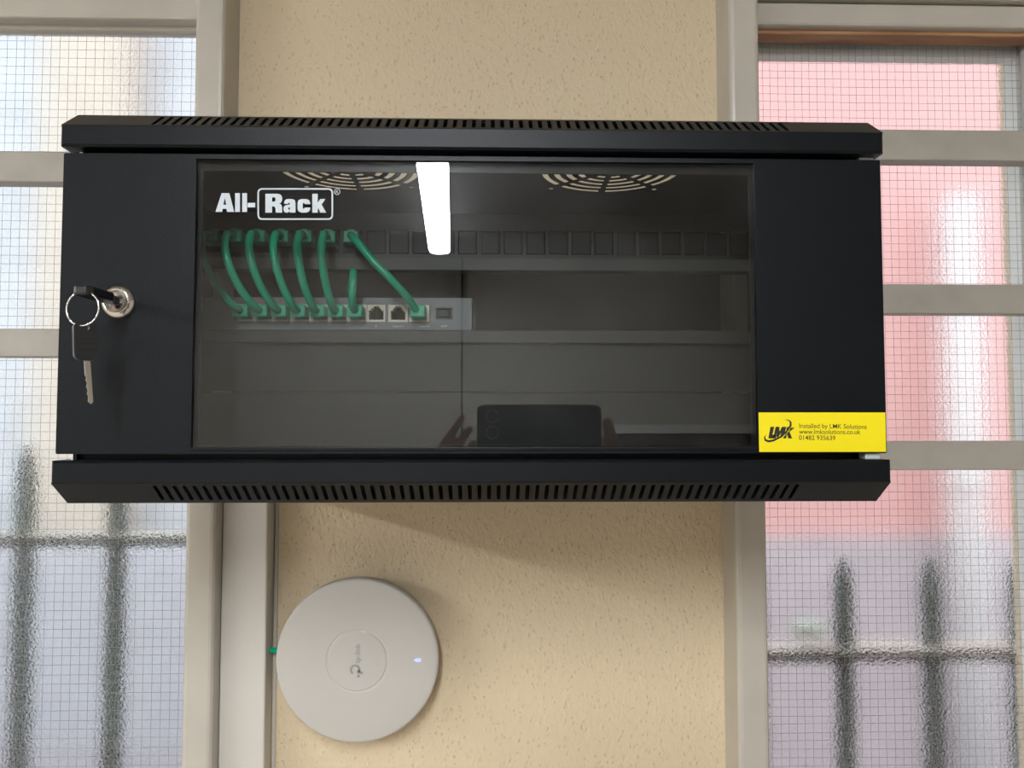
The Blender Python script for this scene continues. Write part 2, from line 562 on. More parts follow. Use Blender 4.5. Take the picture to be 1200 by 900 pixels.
# left window
w1 = thing('window_1', 'left window of wired obscured glass with flat painted glazing bars', 'window', (-630, 800, SILL))
w1['kind'] = 'structure'; del w1['category']
box('jamb', 'frame_paint', w1, -298, -268.5, PF, 905, SILL, HEAD, bevel=5, seg=3)
box('jamb', 'frame_paint', w1, -960, -925, PF, 905, SILL, HEAD, bevel=5, seg=3)
box('head_rail', 'frame_paint', w1, -925, -298, 776, 802, P(100, 21, 776).z, HEAD, bevel=3)
box('sash_rail', 'frame_paint', w1, -925, -298, 792, 806, P(100, 35, 792).z, P(100, 19, 792).z, bevel=4)
box('sill', 'frame_paint', w1, -925, -298, 730, 905, SILL, SILL + 35, bevel=5)
for (t, bm_) in ((177, 213), (385, 418)):
    box('glazing_bar', 'bar_paint', w1, -925, -298, 792, 812, P(30, bm_, 792).z, P(30, t, 792).z, bevel=1.5)
pane = box('glass_pane', 'obscure_glass', w1, -930, -290, GY, GY + 6, SILL + 30, 440)
wire_mesh(w1, -930, -292, SILL + 36, 438, GY + 3, 9.35, 0.18)
# right window
w2 = thing('window_2', 'right window of wired obscured glass with flat bars and a raw timber strip', 'window', (430, 800, SILL))
w2['kind'] = 'structure'; del w2['category']
box('jamb', 'frame_paint', w2, 240.5, 271.5, PF, 905, SILL, HEAD, bevel=5, seg=3)
box('jamb', 'frame_paint', w2, 588, 622, 790, 836, SILL, HEAD, bevel=3)
box('head_rail', 'frame_paint', w2, 271.5, 588, 786, 830, P(1000, 30, 786).z, P(1000, 3.5, 786).z, bevel=3)
box('head_fascia', 'frame_paint', w2, 271.5, 588, 780, 905, P(1000, 1.5, 786).z, HEAD, bevel=1)
box('timber_strip', 'raw_timber', w2, 271.5, 588, 796, 819, P(1000, 40.5, 796).z, P(1000, 29, 796).z, bevel=2)
box('sill', 'frame_paint', w2, 271.5, 588, 730, 905, SILL, SILL + 35, bevel=5)
for (t, bm_) in ((152, 188), (333, 367.5), (517, 551)):
    box('glazing_bar', 'bar_paint', w2, 271.5, 605, 792, 812, P(1120, bm_, 792).z, P(1120, t, 792).z, bevel=1.5)
box('glass_pane', 'obscure_glass', w2, 266, 592, GY, GY + 6, SILL + 30, 424)
wire_mesh(w2, 267, 591, SILL + 36, 422, GY + 3, 8.75, 0.18)
box('outer_reveal', 'reveal_white', w2, 593, 640, GY + 10, 862, SILL, HEAD)
box('outer_lintel', 'reveal_white', w2, 266, 640, GY + 10, 850, 408, HEAD)
box('outer_lintel', 'reveal_white', w1, -960, -268.5, GY + 10, 850, 427, HEAD)

# ------------------------------------------------------------------ trunking and access point
tk = thing('cable_trunking', 'white plastic cable trunking running down the wall beside the left post', 'trunking', (-243, 790, -1750))
MB().prism([(-268, 802.5), (-268, 782), (-224, 782), (-224, 802.5)], 'z', -1700, -62).build('channel', 'trunking_plastic', tk)
MB().box(-268.2, -223.6, 776, 783, -1700, -62, bevel=1.5).build('lid', 'trunking_plastic', tk)
# cover strip where the wallpaper meets the trunking
box('trim_4', 'frame_paint', None, -223, -219.5, 800.5, 803.2, -1740, -62, bevel=0.6)['kind'] = 'structure'

ap = thing('access_point', 'round white wireless access point with a small lit indicator on the wall', 'access point', (-132.3, 803, -315))
AC = (-132.3, 803, -235)
MB().lathe(AC, (0, -1, 0), [(0, 0), (62, 0), (74, 3), (77.5, 14), (78.6, 22), (78.6, 24)], 72).build('base', 'white_plastic', ap)
cover = MB().lathe(AC, (0, -1, 0), [(78.0, 24.0), (79.6, 24.6), (79.8, 30), (79.2, 33.2), (78.2, 34.0), (76.5, 34.3), (60, 34.8), (45, 35.0), (31.0, 35.1), (30.6, 35.1), (30.2, 34.7), (29.4, 34.7), (29.0, 34.9)], 96).build('cover', 'white_plastic', ap)
MB().lathe(AC, (0, -1, 0), [(29.2, 34.6), (28.9, 35.0), (28.5, 35.2), (27.5, 35.3), (14, 35.35), (0, 35.4)], 72).build('centre_disc', 'white_gloss', ap)
LY = 803 - 35.7


def apz(zx, zy):                                # pixel of the 4.286x close-up -> mm on the cover
    q = P(310 + zx * 0.23333, 670 + zy * 0.23333, LY)
    return q.x, q.z


mb = MB()
x0, z0 = apz(479, 460); x1, z1 = apz(479, 362)
add_text(mb, 'tp-link', 7.5, lambda u, v: (x0 - v, LY, z0 + u), width=z1 - z0, offset=0.12)
cx, cz = apz(455, 492)
ring = [(cx + r_ * math.cos(a), cz + r_ * math.sin(a)) for (r_, rng) in ((5.2, range(-30, 241, 15)), (3.0, range(240, -31, -15))) for a in [math.radians(k) for k in rng]]
mb.plate(ring, [], lambda u, v, t: (u, LY, v), 0)
for (zx, zy, s) in ((472, 524, 6.5), (472, 503, 7), (487, 508, 6)):
    q = apz(zx, zy); s *= 0.21
    mb.plate(rect(q[0] - s, q[0] + s, q[1] - s, q[1] + s), [], lambda u, v, t: (u, LY, v), 0)
mb.build('logo', 'logo_grey', ap)
q = apz(770, 445)
mb = MB(); mb.plate([(q[0] + 3.6 * math.cos(a * math.pi / 8), q[1] + 1.8 * math.sin(a * math.pi / 8)) for a in range(16)], [], lambda u, v, t: (u, 803 - 35.3 + t * 1, v), 0.6)
mb.build('status_light', 'led', ap)
nc = MB().tube(catmull([(-229, 795, -231), (-215, 793, -232), (-200, 795, -233)]), 2.8, 10).build('network_cable', 'green_cable')
tag(nc, 'short green cable passing from the trunking into the round access point', 'cable')

# ------------------------------------------------------------------ the wall cabinet
CX = -10.0                                     # centre line of the cabinet
XL, XR = CX - 270.5, CX + 270.5
cab = thing('wall_cabinet', 'black steel wall mounted network cabinet with a glass fronted door', 'cabinet', (CX, 660, -56))
T = 1.5
LIPY = 497


def lip(name, zf0, zf1, zb, slot_v0, slot_v1, nslot, sx0, sx1, up, rounded):
    """front lip of the top / bottom cover: upright face, slotted chamfer"""
    o = MB()
    # upright face with small return at its free edge
    zfree = zf0 if up else zf1
    zb0 = zf1 if up else zf0
    # the upright band as a bent sheet (outline in y,z extruded along x)
    sgn = 1 if up else -1
    sec = [(LIPY + 12, zfree), (LIPY + 1.5, zfree), (LIPY, zfree + sgn * 1.5), (LIPY, zb0 - sgn * 0.6), (LIPY + 0.4, zb0),
           (LIPY + T, zb0), (LIPY + T, zfree + sgn * T), (LIPY + 12, zfree + sgn * T)]
    o.prism(sec, 'x', XL + 2, XR - 2)
    # rounded ends of the band
    for s, xe in ((-1, XL), (1, XR)):
        xi = xe - s * 2
        o.prism([(xi, LIPY), (xe + (-s) * 0.6, LIPY + 0.6), (xe, LIPY + 2), (xe, LIPY + 20), (xi, LIPY + 20)], 'z', min(zf0, zf1), max(zf0, zf1))
    o.build(name + '_lip', 'powder_coat', cab)
    # the slotted chamfer, plate in (x, s) with s = 0 at the front edge
    dy, dz = 20.0, zb - zb0
    ln = math.hypot(dy, dz)
    n = Vector((0, -dz, dy)).normalized() * (1 if up else -1)
    n = Vector((0, dz / ln, -dy / ln)) if up else Vector((0, -dz / ln, dy / ln))
    holes = []
    for k in range(nslot):
        c = sx0 + (sx1 - sx0) * k / (nslot - 1)
        hw = (sx1 - sx0) / (nslot - 1) * 0.21
        a, b_ = slot_v0 * ln, slot_v1 * ln
        if rounded:
            holes.append(rrect(c - hw, c + hw, a, b_, hw * 0.98, 3))
        else:
            holes.append(rect(c - hw, c + hw, a, b_))
    p = MB()
    p.plate([(XL + 0.3, 0), (XR - 0.3, 0), (XR - 0.3, ln), (XL + 0.3, ln)], holes,
            lambda u, v, t: (u, LIPY + 0.4 + v * dy / ln + t * abs(n.y), zb0 + v * dz / ln - sgn * t * dy / ln), T)
    p.build(name + '_vent', 'powder_coat', cab)


# top: band 178..192, chamfer up to 206 ; slots from px 180..925
lip('top', 178, 192, 206.5, 0.10, 0.88, 67, P(185, 142, 507).x, P(918, 149, 507).x, True, False)
lip('bottom', -40, -25.5, -54.5, 0.12, 0.86, 67, P(186, 577, 507).x, P(930, 578, 507).x, False, True)
# top panel with two fan grilles cut through it
holes = []
GRY, GRR = 624, 57.5
for gx in (CX - 108, CX + 108):
    for k, r in enumerate((1.0, 0.83, 0.66, 0.49, 0.32)):
        ro, ri = r * GRR, (r - 0.085) * GRR
        for q in range(8):
            g = math.asin(min(0.9, 2.1 / ri)) if k else math.asin(3.0 / ri)
            a0, a1 = q * math.pi / 4 + g, (q + 1) * math.pi / 4 - g
            if a1 - a0 < 0.08: continue
            m = 6
            holes.append([(gx + ro * math.sin(a0 + (a1 - a0) * i / m), GRY + ro * math.cos(a0 + (a1 - a0) * i / m)) for i in range(m + 1)] +
                         [(gx + ri * math.sin(a1 - (a1 - a0) * i / m), GRY + ri * math.cos(a1 - (a1 - a0) * i / m)) for i in range(m + 1)])
    for sx_ in (-1, 1):
        for sy_ in (-1, 1):
            holes.append(circle(gx + sx_ * 46, GRY + sy_ * 49, 2.4, 10))
tp = MB()
tp.plate(rect(XL + 2, XR - 2, 517.5, 801), holes, lambda u, v, t: (u, v, 206.4 - t), 0.5)
tp.build('top_panel', 'powder_coat_inner', cab)
box('bottom_panel', 'powder_coat_inner', cab, XL + 2, XR - 2, 517.5, 801, -54.4, -52.9)
box('side_panel', 'powder_coat_inner', cab, XL + 4, XL + 5.5, 517, 801, -52.9, 204.8)
box('side_panel', 'powder_coat_inner', cab, XR - 5.5, XR - 4, 517, 801, -52.9, 204.8)
box('back_panel', 'powder_coat_inner', cab, XL + 5.5, XR - 5.5, 799, 801, -52.9, 204.8)
# sill and header sheets behind the door
box('front_sill', 'powder_coat', cab, XL + 1, XR - 6, 521, 523, -52.9, -22)
box('front_header', 'powder_coat', cab, XL + 6, XR - 6, 521, 523, 177, 204.8)
# mounting rails
for s in (-1, 1):
    xc = CX + s * 240
    rl = MB()
    hs = [rect(xc - s * 7.5 - 4.5, xc - s * 7.5 + 4.5, z - 4.5, z + 4.5) for z in [-17 + 44.45 * u + d for u in range(4) for d in (6.35, 22.2, 38.1)]]
    rl.plate(rect(xc - 17, xc + 17, -30, 176), hs, lambda u, v, t: (u, 592.5 + t, v), 1.5)
    rl.box(xc + s * 17 - 1, xc + s * 17 + 1, 592.5, 625, -30, 176)
    rl.build('mounting_rail', 'powder_coat_inner', cab)

# door: pressed steel frame with a window opening
DX0, DX1, DZ0, DZ1 = XL - 0.5, XR + 0.3, -21.5, 175.3
GX0, GX1, GZ0, GZ1 = -195.0, 175.2, -17.5, 172.3
DY = 503
d = MB()
d.plate(rrect(DX0, DX1, DZ0, DZ1, 1.0, 2), [rect(GX0, GX1, GZ0, GZ1)], lambda u, v, t: (u, DY + t, v), 1.6)
for (a, b_) in ((DX0, DX0 + 1.5), (DX1 - 1.5, DX1)):
    d.box(a, b_, DY + 0.8, DY + 16, DZ0 + 0.6, DZ1 - 0.6)
for (a, b_) in ((DZ0, DZ0 + 1.5), (DZ1 - 1.5, DZ1)):
    d.box(DX0 + 0.6, DX1 - 0.6, DY + 0.8, DY + 16, a, b_)
door = d.build('door', 'powder_coat', cab)
gp = box('glass_pane', 'door_glass', door, GX0 - 1.5, GX1 + 1.5, DY + 1.8, DY + 5.8, GZ0 - 1.5, GZ1 + 1.5)
# strips behind the glass edge
sp = MB()
sp.box(GX0 - 3, GX1 + 3, DY + 6, DY + 8, GZ1 - 6, GZ1 + 2)
sp.build('glass_clip', 'cover_black', door)
sp = MB()
sp.box(GX0 - 3, GX1 + 3, DY + 6, DY + 8, GZ0 - 2, GZ0 + 1.5)
sp.build('glass_clip', 'cover_black', door)
for (a, b_) in ((GX0 - 3, GX0 + 2.5), (GX1 - 2.0, GX1 + 3)):
    sp = MB(); sp.box(a, b_, DY + 6, DY + 8, GZ0 + 1.5, GZ1 - 6); sp.build('glass_clip', 'cover_black', door)
box('trim_bead', 'powder_coat', door, GX0, GX1, DY - 0.6, DY + 1.6, GZ0 - 2.2, GZ0 + 0.2, bevel=0.5)
box('hinge_bushing', 'bushing', cab, 248, 258, 506, 516, -25.6, -21.4, bevel=0.8)
box('hinge_bushing', 'bushing', cab, 248, 258, 506, 516, 175.2, 178, bevel=0.5)

# printed maker's logo on the glass, traced in the 6x close-up
LGY = DY + 1.7


def lz(zx, zy):
    q = P(220 + zx / 6.0, 180 + zy / 6.0, LGY)
    return q.x, q.z


def draw(mb, outer, holes=(), f=lz, y=LGY, t=0.0):
    mb.plate([f(*p) for p in outer], [[f(*p) for p in h] for h in holes], lambda u, v, w_: (u, y - w_, v), t)


lg = MB()
draw(lg, [(195, 410), (238, 278), (293, 278), (327, 410), (277, 410), (271, 388), (246, 388), (242, 410)], [[(250, 360), (261, 312), (271, 360)]])
draw(lg, rect(333, 367, 278, 410)); draw(lg, rect(383, 417, 278, 410)); draw(lg, rect(421, 474, 346, 378))
draw(lg, rrect(490, 1022, 243, 466, 32), [rrect(501, 1011, 253, 455, 23)])
draw(lg, [(546, 282), (635, 282), (655, 290), (664, 308), (664, 328), (657, 344), (642, 351), (657, 358), (664, 374), (664, 415), (618, 415), (617, 384), (608, 371), (593, 371), (593, 415), (546, 415)],
     [[(593, 308), (611, 308), (617, 314), (617, 330), (611, 338), (593, 338)]])
draw(lg, [(677, 346), (683, 328), (700, 319), (736, 319), (752, 327), (758, 345), (758, 415), (718, 415), (717, 406), (704, 415), (686, 415), (675, 406), (672, 388), (677, 371), (692, 362), (718, 358), (718, 350), (712, 345), (706, 348), (706, 353), (677, 353)],
     [[(708, 381), (718, 377), (718, 391), (712, 396), (707, 393)]])
draw(lg, [(772, 345), (780, 327), (800, 319), (835, 319), (853, 327), (861, 345), (861, 355), (822, 355), (820, 347), (812, 347), (809, 353), (809, 381), (812, 387), (820, 387), (822, 379), (861, 379), (861, 390), (853, 406), (835, 415), (800, 415), (780, 407), (772, 390)])
draw(lg, [(876, 282), (914, 282), (914, 345), (932, 319), (968, 319), (941, 358), (973, 415), (932, 415), (918, 385), (914, 391), (914, 415), (876, 415)])
draw(lg, circle(1050, 268, 22, 20), [circle(1050, 268, 18, 20)])
rx, rz = lz(1041, 279)
add_text(lg, 'R', 2.6, lambda u, v: (rx + u, LGY, rz + v), width=1.7)
lg.build('logo', 'print_white', door)

# lock barrel in the door's left panel
LK = (-243.2, DY, 77.2)
lk = MB().lathe(LK, (0, -1, 0), [(11.2, 0), (11.2, 1.2), (10.2, 2.6), (8.0, 4.6), (7.4, 4.6), (7.0, 3.2), (0, 3.2)], 48).build('lock', 'chrome', door)
# yellow installer sticker
stk = thing('installer_sticker', '', '', (218, 502.6, -21), None)
for k_ in ('label', 'category'):
    if k_ in stk: del stk[k_]
stk.parent = cab
stk.location = W((218, 502.6, -21)) - cab.location
stk['label'] = 'yellow sticker with black lettering'
SY = DY - 0.25
MB().box(175.6, 260.2, SY, DY - 0.02, -20.6, 5.4).build('backing', 'sticker_yellow', stk)
SP = SY - 0.05


def sz(zx, zy):
    q = P(880 + zx * 0.15, 470 + zy * 0.15, SP)
    return q.x, q.z


tx = MB()
for (body, zx, zb, zx1) in (('Installed by LMK Solutions', 378, 210, 905), ('www.lmksolutions.co.uk', 376, 256, 856), ('01482 935639', 376, 303, 660)):
    a = sz(zx, zb); c = sz(zx1, zb + (8 if body[0] == 'I' else 3))
    sl = (c[1] - a[1]) / (c[0] - a[0])
    add_text(tx, body, 4.35, lambda u, v, a=a, sl=sl: (a[0] + u, SP, a[1] + v + u * sl), width=c[0] - a[0], offset=0.02)
tx.build('lettering', 'print_black', stk)
tl = MB()
for poly in ([(152, 201), (183, 201), (168, 262), (200, 262), (194, 292), (136, 292)],
             [(193, 201), (222, 201), (224, 238), (243, 201), (276, 201), (262, 262), (240, 285), (226, 290), (236, 247), (213, 284), (200, 284), (198, 250), (192, 282), (174, 290), (178, 270)],
             [(281, 203), (296, 203), (287, 236), (284, 246), (268, 262)],
             [(300, 232), (312, 208), (342, 208), (302, 240), (322, 292), (292, 292), (282, 258), (274, 292), (252, 292), (256, 278), (282, 252)]):
    draw(tl, poly, (), sz, SP)
sw = [(118, 262, 1), (106, 285, 5), (112, 305, 8), (140, 314, 9), (180, 306, 8), (225, 284, 6), (262, 255, 6), (292, 222, 7), (310, 190, 8), (310, 165, 7), (296, 150, 4), (266, 146, 1)]
up_, dn = [], []
for i, (x, y, r) in enumerate(sw):
    a = Vector(sw[max(i - 1, 0)][:2]); c = Vector(sw[min(i + 1, len(sw) - 1)][:2])
    t = (c - a).normalized(); nn = Vector((-t.y, t.x)) * r
    up_.append((x + nn.x, y + nn.y)); dn.append((x - nn.x, y - nn.y))
draw(tl, up_ + dn[::-1], (), sz, SP - 0.04)
tl.build('emblem', 'print_black', stk)

# ------------------------------------------------------------------ keys
kr = thing('key_ring', 'wire key ring with one black headed key in the lock and one hanging', 'keys', (-252, 465, 15))
# key in the lock: blade hidden in the barrel, flat black head pointing at the room
k1 = MB()
k1.prism([(-245, 499), (-245.5, 490), (-247.5, 482), (-248, 458), (-245.5, 454), (-238.5, 453.5), (-235.5, 457), (-235, 480), (-239.5, 490), (-240, 499)], 'z', 74.0, 79.6, bevel=1.2)
key1 = k1.build('key', 'black_plastic', kr)
MB().box(-246.6, -240, 496, 501, 75.9, 78.3).build('blade', 'nickel', key1)
# ring through the head
RC = P(97, 361.5, 458)
pts = [(RC.x + 11.0 * math.cos(a), RC.y - 3 * math.cos(a), RC.z + 10.2 * math.sin(a)) for a in [2 * math.pi * i / 40 for i in range(40)]]
rg = MB().tube(pts, 0.6, 8, closed=True).build('ring', 'chrome', kr)
# hanging key
a = P(97, 380, 460)
k2 = MB()
head = rrect(-6.2, 6.2, -21.5, 1.5, 3.6, 4)
ang = math.radians(38)
ca, sa = math.cos(ang), math.sin(ang)
def hk(u, t, v):                                # local u across, t thickness, v up -> world
    return (a.x + u * ca - t * sa + v * -0.05, a.y + 2 + u * sa + t * ca, a.z + v)
k2.plate([(u, v) for u, v in head], [rrect(-2.2, 2.2, -3.2, -0.4, 1.1, 3)], lambda u, v, t: hk(u, t - 2.8, v), 5.6)
key2 = k2.build('key', 'black_plastic', kr)
rb = MB()
for q in range(3):
    rb.plate(rrect(-3.2, 3.2, -8.5 - q * 3.6, -6.2 - q * 3.6, 0.6, 2), [], lambda u, v, t: hk(u, t - 3.2, v), 0.6)
rb.build('grip', 'black_plastic', key2)
bl = MB()
bl.plate([(-1.6, -21), (-1.6, -30), (-1.0, -31.5), (-1.5, -33), (-0.8, -35), (-1.4, -37), (-0.7, -39), (-1.2, -41), (-0.6, -43), (-1.0, -46), (0.4, -47.5), (1.6, -46), (1.6, -21)], [], lambda u, v, t: hk(u + v * -0.04, t - 0.9, v), 1.8)
bl.build('blade', 'nickel', key2)

# ------------------------------------------------------------------ rack equipment
PY = 590                                        # front face of the rack panels
# patch panel
pp = thing('patch_bay', 'black rack patch bay with a row of square port covers', 'patch bay', (CX, 600, 116.5))
pitch = 17.65
px0 = -213.5
PZ = 138.0
hs = [rect(px0 + k * pitch - 7.5, px0 + k * pitch + 7.5, PZ - 9.2, PZ + 9.2) for k in range(24)]
mb = MB()
mb.plate(rect(CX - 241, CX + 241, 116.4, 160.4), hs, lambda u, v, t: (u, PY + t, v), 1.5)
mb.box(CX - 222, CX + 222, PY + 1.5, PY + 14, 159, 160.4)
mb.box(CX - 222, CX + 222, PY + 1.5, PY + 14, 116.4, 117.8)
mb.build('front_plate', 'bay_black', pp)
cov = None
for k in range(24):
    x = px0 + k * pitch
    if k < 7:
        m_ = MB()
        m_.plate(rect(x - 7.1, x + 7.1, PZ - 8.8, PZ + 8.8), [rect(x - 6, x + 6, PZ - 4, PZ + 5)], lambda u, v, t: (u, PY + 1.0 + t, v), 1.5)
        m_.box(x - 7.1, x + 7.1, PY + 14, PY + 15, PZ - 8.8, PZ + 8.8)
        j = m_.build('jack', 'cover_black', pp)
    elif cov is None:
        m_ = MB().box(x - 7.1, x + 7.1, PY + 0.9, PY + 5, PZ - 8.8, PZ + 8.8, bevel=0.5)
        cov = m_.build('port_cover', 'cover_black', pp)
        cov_x = x
    else:
        c = cov.copy(); COL.objects.link(c); c.parent = pp
        c.location = ((x - cov_x) / 1000, 0, 0)
for s in (-1, 1):
    for z in (122.5, 154.5):
        MB().lathe((CX + s * 233, PY, z), (0, -1, 0), [(4.5, 0), (4.5, 1.5), (3.2, 2.6), (0, 2.6)], 20).build('screw', 'chrome', pp)

# shelf carrying the switch
sh = thing('rack_shelf', 'black steel rack shelf under the network switch', 'shelf', (CX, 640, 27))
MB().box(CX - 222, CX + 222, PY - 4, 760, 67.6, 69.2, bevel=0.5).build('tray', 'panel_black', sh)
MB().box(CX - 222, CX + 222, PY - 5, PY - 3.4, 59.3, 69.2, bevel=0.6).build('front_lip', 'shelf_black', sh)
MB().box(CX - 241, CX + 241, PY + 0.5, PY + 2, 22.1, 67, bevel=0.5).build('front_plate', 'panel_black', sh)
bk = thing('blank_panel', 'plain black blank panel in the lowest rack space behind the glass', 'panel', (CX, 595, -21))
MB().box(CX - 241, CX + 241, PY - 2.4, PY, -21, 21.6, bevel=1.1).build('front_plate', 'panel_black', bk)
MB().box(CX - 225, CX + 225, PY, PY + 12, 20.2, 21.6).build('return_edge', 'panel_black', bk)

# switch
SWY = 588
sw_ = thing('network_switch', 'small grey metal network switch standing on the rack shelf', 'network switch', (-120.5, 650, 69.2))
PORTX = [-188.6 + 14.2 * k for k in range(8)] + [-72.6, -56.4]
SZ = 82.3
mb = MB()
hs = [rect(x - 6.9, x + 6.9, SZ - 6.7, SZ + 6.7) for x in PORTX] + [rect(-44.6, -30.0, SZ - 5.4, SZ + 5.2)]
# merge touching openings into strips
hs = [rect(PORTX[0] - 7.0, PORTX[7] + 7.0, SZ - 6.7, SZ + 6.7), rect(PORTX[8] - 7.4, PORTX[9] + 8.2, SZ - 6.7, SZ + 6.7), rect(-44.6, -30.0, SZ - 5.4, SZ + 5.2)]
mb.plate(rect(-225, -16, 69.6, 94.2), hs, lambda u, v, t: (u, SWY + t, v), 1.0)
mb.build('front_panel', 'switch_grey', sw_)
mb = MB()
mb.box(-225, -16, SWY + 14, SWY + 120, 69.6, 94.2)
mb.box(-225, -16, SWY + 1, SWY + 14, 93.2, 94.2); mb.box(-225, -16, SWY + 1, SWY + 14, 69.6, 70.6)
mb.box(-225, -224, SWY + 1, SWY + 14, 70.6, 93.2); mb.box(-17, -16, SWY + 1, SWY + 14, 70.6, 93.2)
mb.build('housing', 'switch_grey', sw_)
pr = None
for i, x in enumerate(PORTX):
    hw = 6.9 if i < 8 else 7.8
    m_ = MB()
    op = [(x - 5.6, SZ - 5.0), (x + 5.6, SZ - 5.0), (x + 5.6, SZ + 2.2), (x + 3.6, SZ + 2.2), (x + 3.6, SZ + 4.0), (x + 2.2, SZ + 4.0), (x + 2.2, SZ + 5.4), (x - 2.2, SZ + 5.4), (x - 2.2, SZ + 4.0), (x - 3.6, SZ + 4.0), (x - 3.6, SZ + 2.2), (x - 5.6, SZ + 2.2)]
    m_.plate(rect(x - hw, x + hw, SZ - 6.6, SZ + 6.6), [op], lambda u, v, t: (u, SWY + 0.4 + t, v), 10)
    po = m_.build('port', 'port_ivory', sw_)
    MB().box(x - 6, x + 6, SWY + 10.5, SWY + 11.5, SZ - 6, SZ + 6).build('port_interior', 'hole_black', po)
m_ = MB()
m_.plate(rect(-44.6, -30.0, SZ - 5.4, SZ + 5.2), [rrect(-43.6, -31.0, SZ - 4.4, SZ + 4.2, 0.8, 2)], lambda u, v, t: (u, SWY - 0.3 + t, v), 10)
sfp = m_.build('fibre_port', 'cage_steel', sw_)
MB().box(-43.4, -31.2, SWY + 2, SWY + 3, SZ - 4.2, SZ + 4).build('port_interior', 'cover_black', sfp)
MB().box(-41.6, -33.4, SWY + 0.6, SWY + 2.2, SZ - 2.4, SZ + 2.6, bevel=0.4).build('latch', 'panel_black', sfp)
mb = MB()
for x, body, wd in ((PORTX[7], '8', 1.2), (PORTX[8], 'Uplink1', 8.0), (PORTX[9] + 4, 'Uplink2', 8.0), (-37, 'SFP', 5.0)):
    add_text(mb, body, 2.2, lambda u, v, x=x, wd=wd: (x - wd / 2 + u, SWY - 0.05, 71.6 + v), width=wd)
mb.build('lettering', 'print_white', sw_)

# patch cables
def plug(parent, p, top, long=1.0):
    """modular plug with boot entering +y at p"""
    x, y, z = p
    g = MB().box(x - 5.8, x + 5.8, y - 9 * long, y + 8, z - 4.0, z + 4.0, bevel=0.6).build('plug', 'green_boot', parent)
    s = 1 if top else -1
    MB().prism([(x - 5.9, z - 4.6), (x + 5.9, z - 4.6), (x + 5.9, z + 4.6), (x - 5.9, z + 4.6)], 'y', y - 13 * long, y - 7 * long, bevel=1.0).build('boot', 'green_boot', g)
    MB().box(x - 2.6, x + 2.6, y - 12 * long, y + 2, z + s * 4.4 - 0.8, z + s * 4.4 + 1.4, bevel=0.4).build('latch', 'green_boot', g)
    return g


ORD = ['first', 'second', 'third', 'fourth', 'fifth', 'sixth']
for k in range(8):
    grp = 'green patch cables in the cabinet'
    if k < 6:
        label = f'green patch cable looping down to the switch, {ORD[k]} from the left of the cables'
        if k == 0: label = 'leftmost green patch cable, half hidden at the edge of the door glass'
        x0 = px0 + pitch * k; x1 = PORTX[k]
        c = thing('patch_cable', label, 'cable', (x1, 575, 78), grp)
        plug(c, (x0, PY + 2, PZ + 1.5), True)
        plug(c, (x1, SWY, SZ), False)
        dx = x1 - x0
        pts = [(x0, PY - 8, PZ + 1.5), (x0, PY - 17, PZ + 1.5), (x0 + 0.5, PY - 27, PZ - 2), (x0 + dx * 0.08, PY - 33, PZ - 13), (x0 + dx * 0.25, PY - 34, PZ - 26), (x0 + dx * 0.52, PY - 31, PZ - 40),
               (x0 + dx * 0.80, PY - 26, PZ - 50), (x1 - 1.0, PY - 20, SZ + 1.0), (x1, SWY - 11, SZ), (x1, SWY - 6, SZ)]
    elif k == 6:
        label = 'green patch cable running diagonally to the last uplink port of the switch'
        x0 = px0 + pitch * 6; x1 = PORTX[9]
        c = thing('patch_cable', label, 'cable', (x1, 575, 78), grp)
        plug(c, (x0, PY + 2, PZ + 1.5), True)
        plug(c, (x1, SWY, SZ), False)
        pts = [(x0, PY - 8, PZ + 1.5), (x0 + 1, PY - 15, PZ + 1), (x0 + 6, PY - 23, PZ - 4), (x0 + 19, PY - 26, PZ - 20), (x0 + 32, PY - 26, PZ - 33), (x0 + 43, PY - 23, PZ - 45), (x1 - 4, PY - 18, SZ + 5), (x1 - 1, SWY - 11, SZ + 0.5), (x1, SWY - 6, SZ)]
    else:
        label = 'short green patch cable bending back from the seventh switch port'
        x1 = PORTX[6]
        c = thing('patch_cable', label, 'cable', (x1, 575, 78), grp)
        plug(c, (x1, SWY, SZ), False)
        pts = [(x1, SWY - 6, SZ), (x1, SWY - 13, SZ + 0.5), (x1 - 0.5, SWY - 20, SZ + 6), (x1 + 0.2, SWY - 21, SZ + 20), (x1 - 1, SWY - 15, SZ + 29.5), (x1 - 5, SWY + 2, SZ + 28), (x1 - 12, SWY + 30, SZ + 20), (x1 - 22, SWY + 90, SZ + 18), (x1 - 25, SWY + 180, SZ + 10)]
    MB().tube(catmull(pts, 6), 2.9, 12).build('lead', 'green_cable', c)

# ------------------------------------------------------------------ the photographer
ph = thing('smartphone', 'dark smartphone mirrored in the bottom of the door glass', 'phone', (0, -39, -55))
pb = MB()
pb.plate(rrect(-21, 149, -55, 22, 9, 6), [], lambda u, v, t: (u, -43 + t, v), 8)
bmesh.ops.bevel(pb.bm, geom=[e for e in pb.bm.edges if e.is_manifold and e.calc_face_angle(0) > 1.0], offset=1.2, segments=2, affect='EDGES', profile=0.5)
pb.build('body', 'phone_back', ph)
for z in (6, -16):
    l_ = MB().lathe((0, -35, z), (0, 1, 0), [(8.6, 0), (8.6, 1.4), (8.0, 1.8), (7.4, 1.2), (0, 1.2)], 32).build('lens', 'lens_glass', ph)
    MB().lathe((0, -35, z), (0, 1, 0), [(8.9, 0), (8.9, 1.6), (8.5, 2.0), (8.0, 1.9)], 32).build('ring', 'lens_ring', l_)
MB().box(-17, 145, -43.6, -43, -51, 18).build('screen', 'lens_glass', ph)


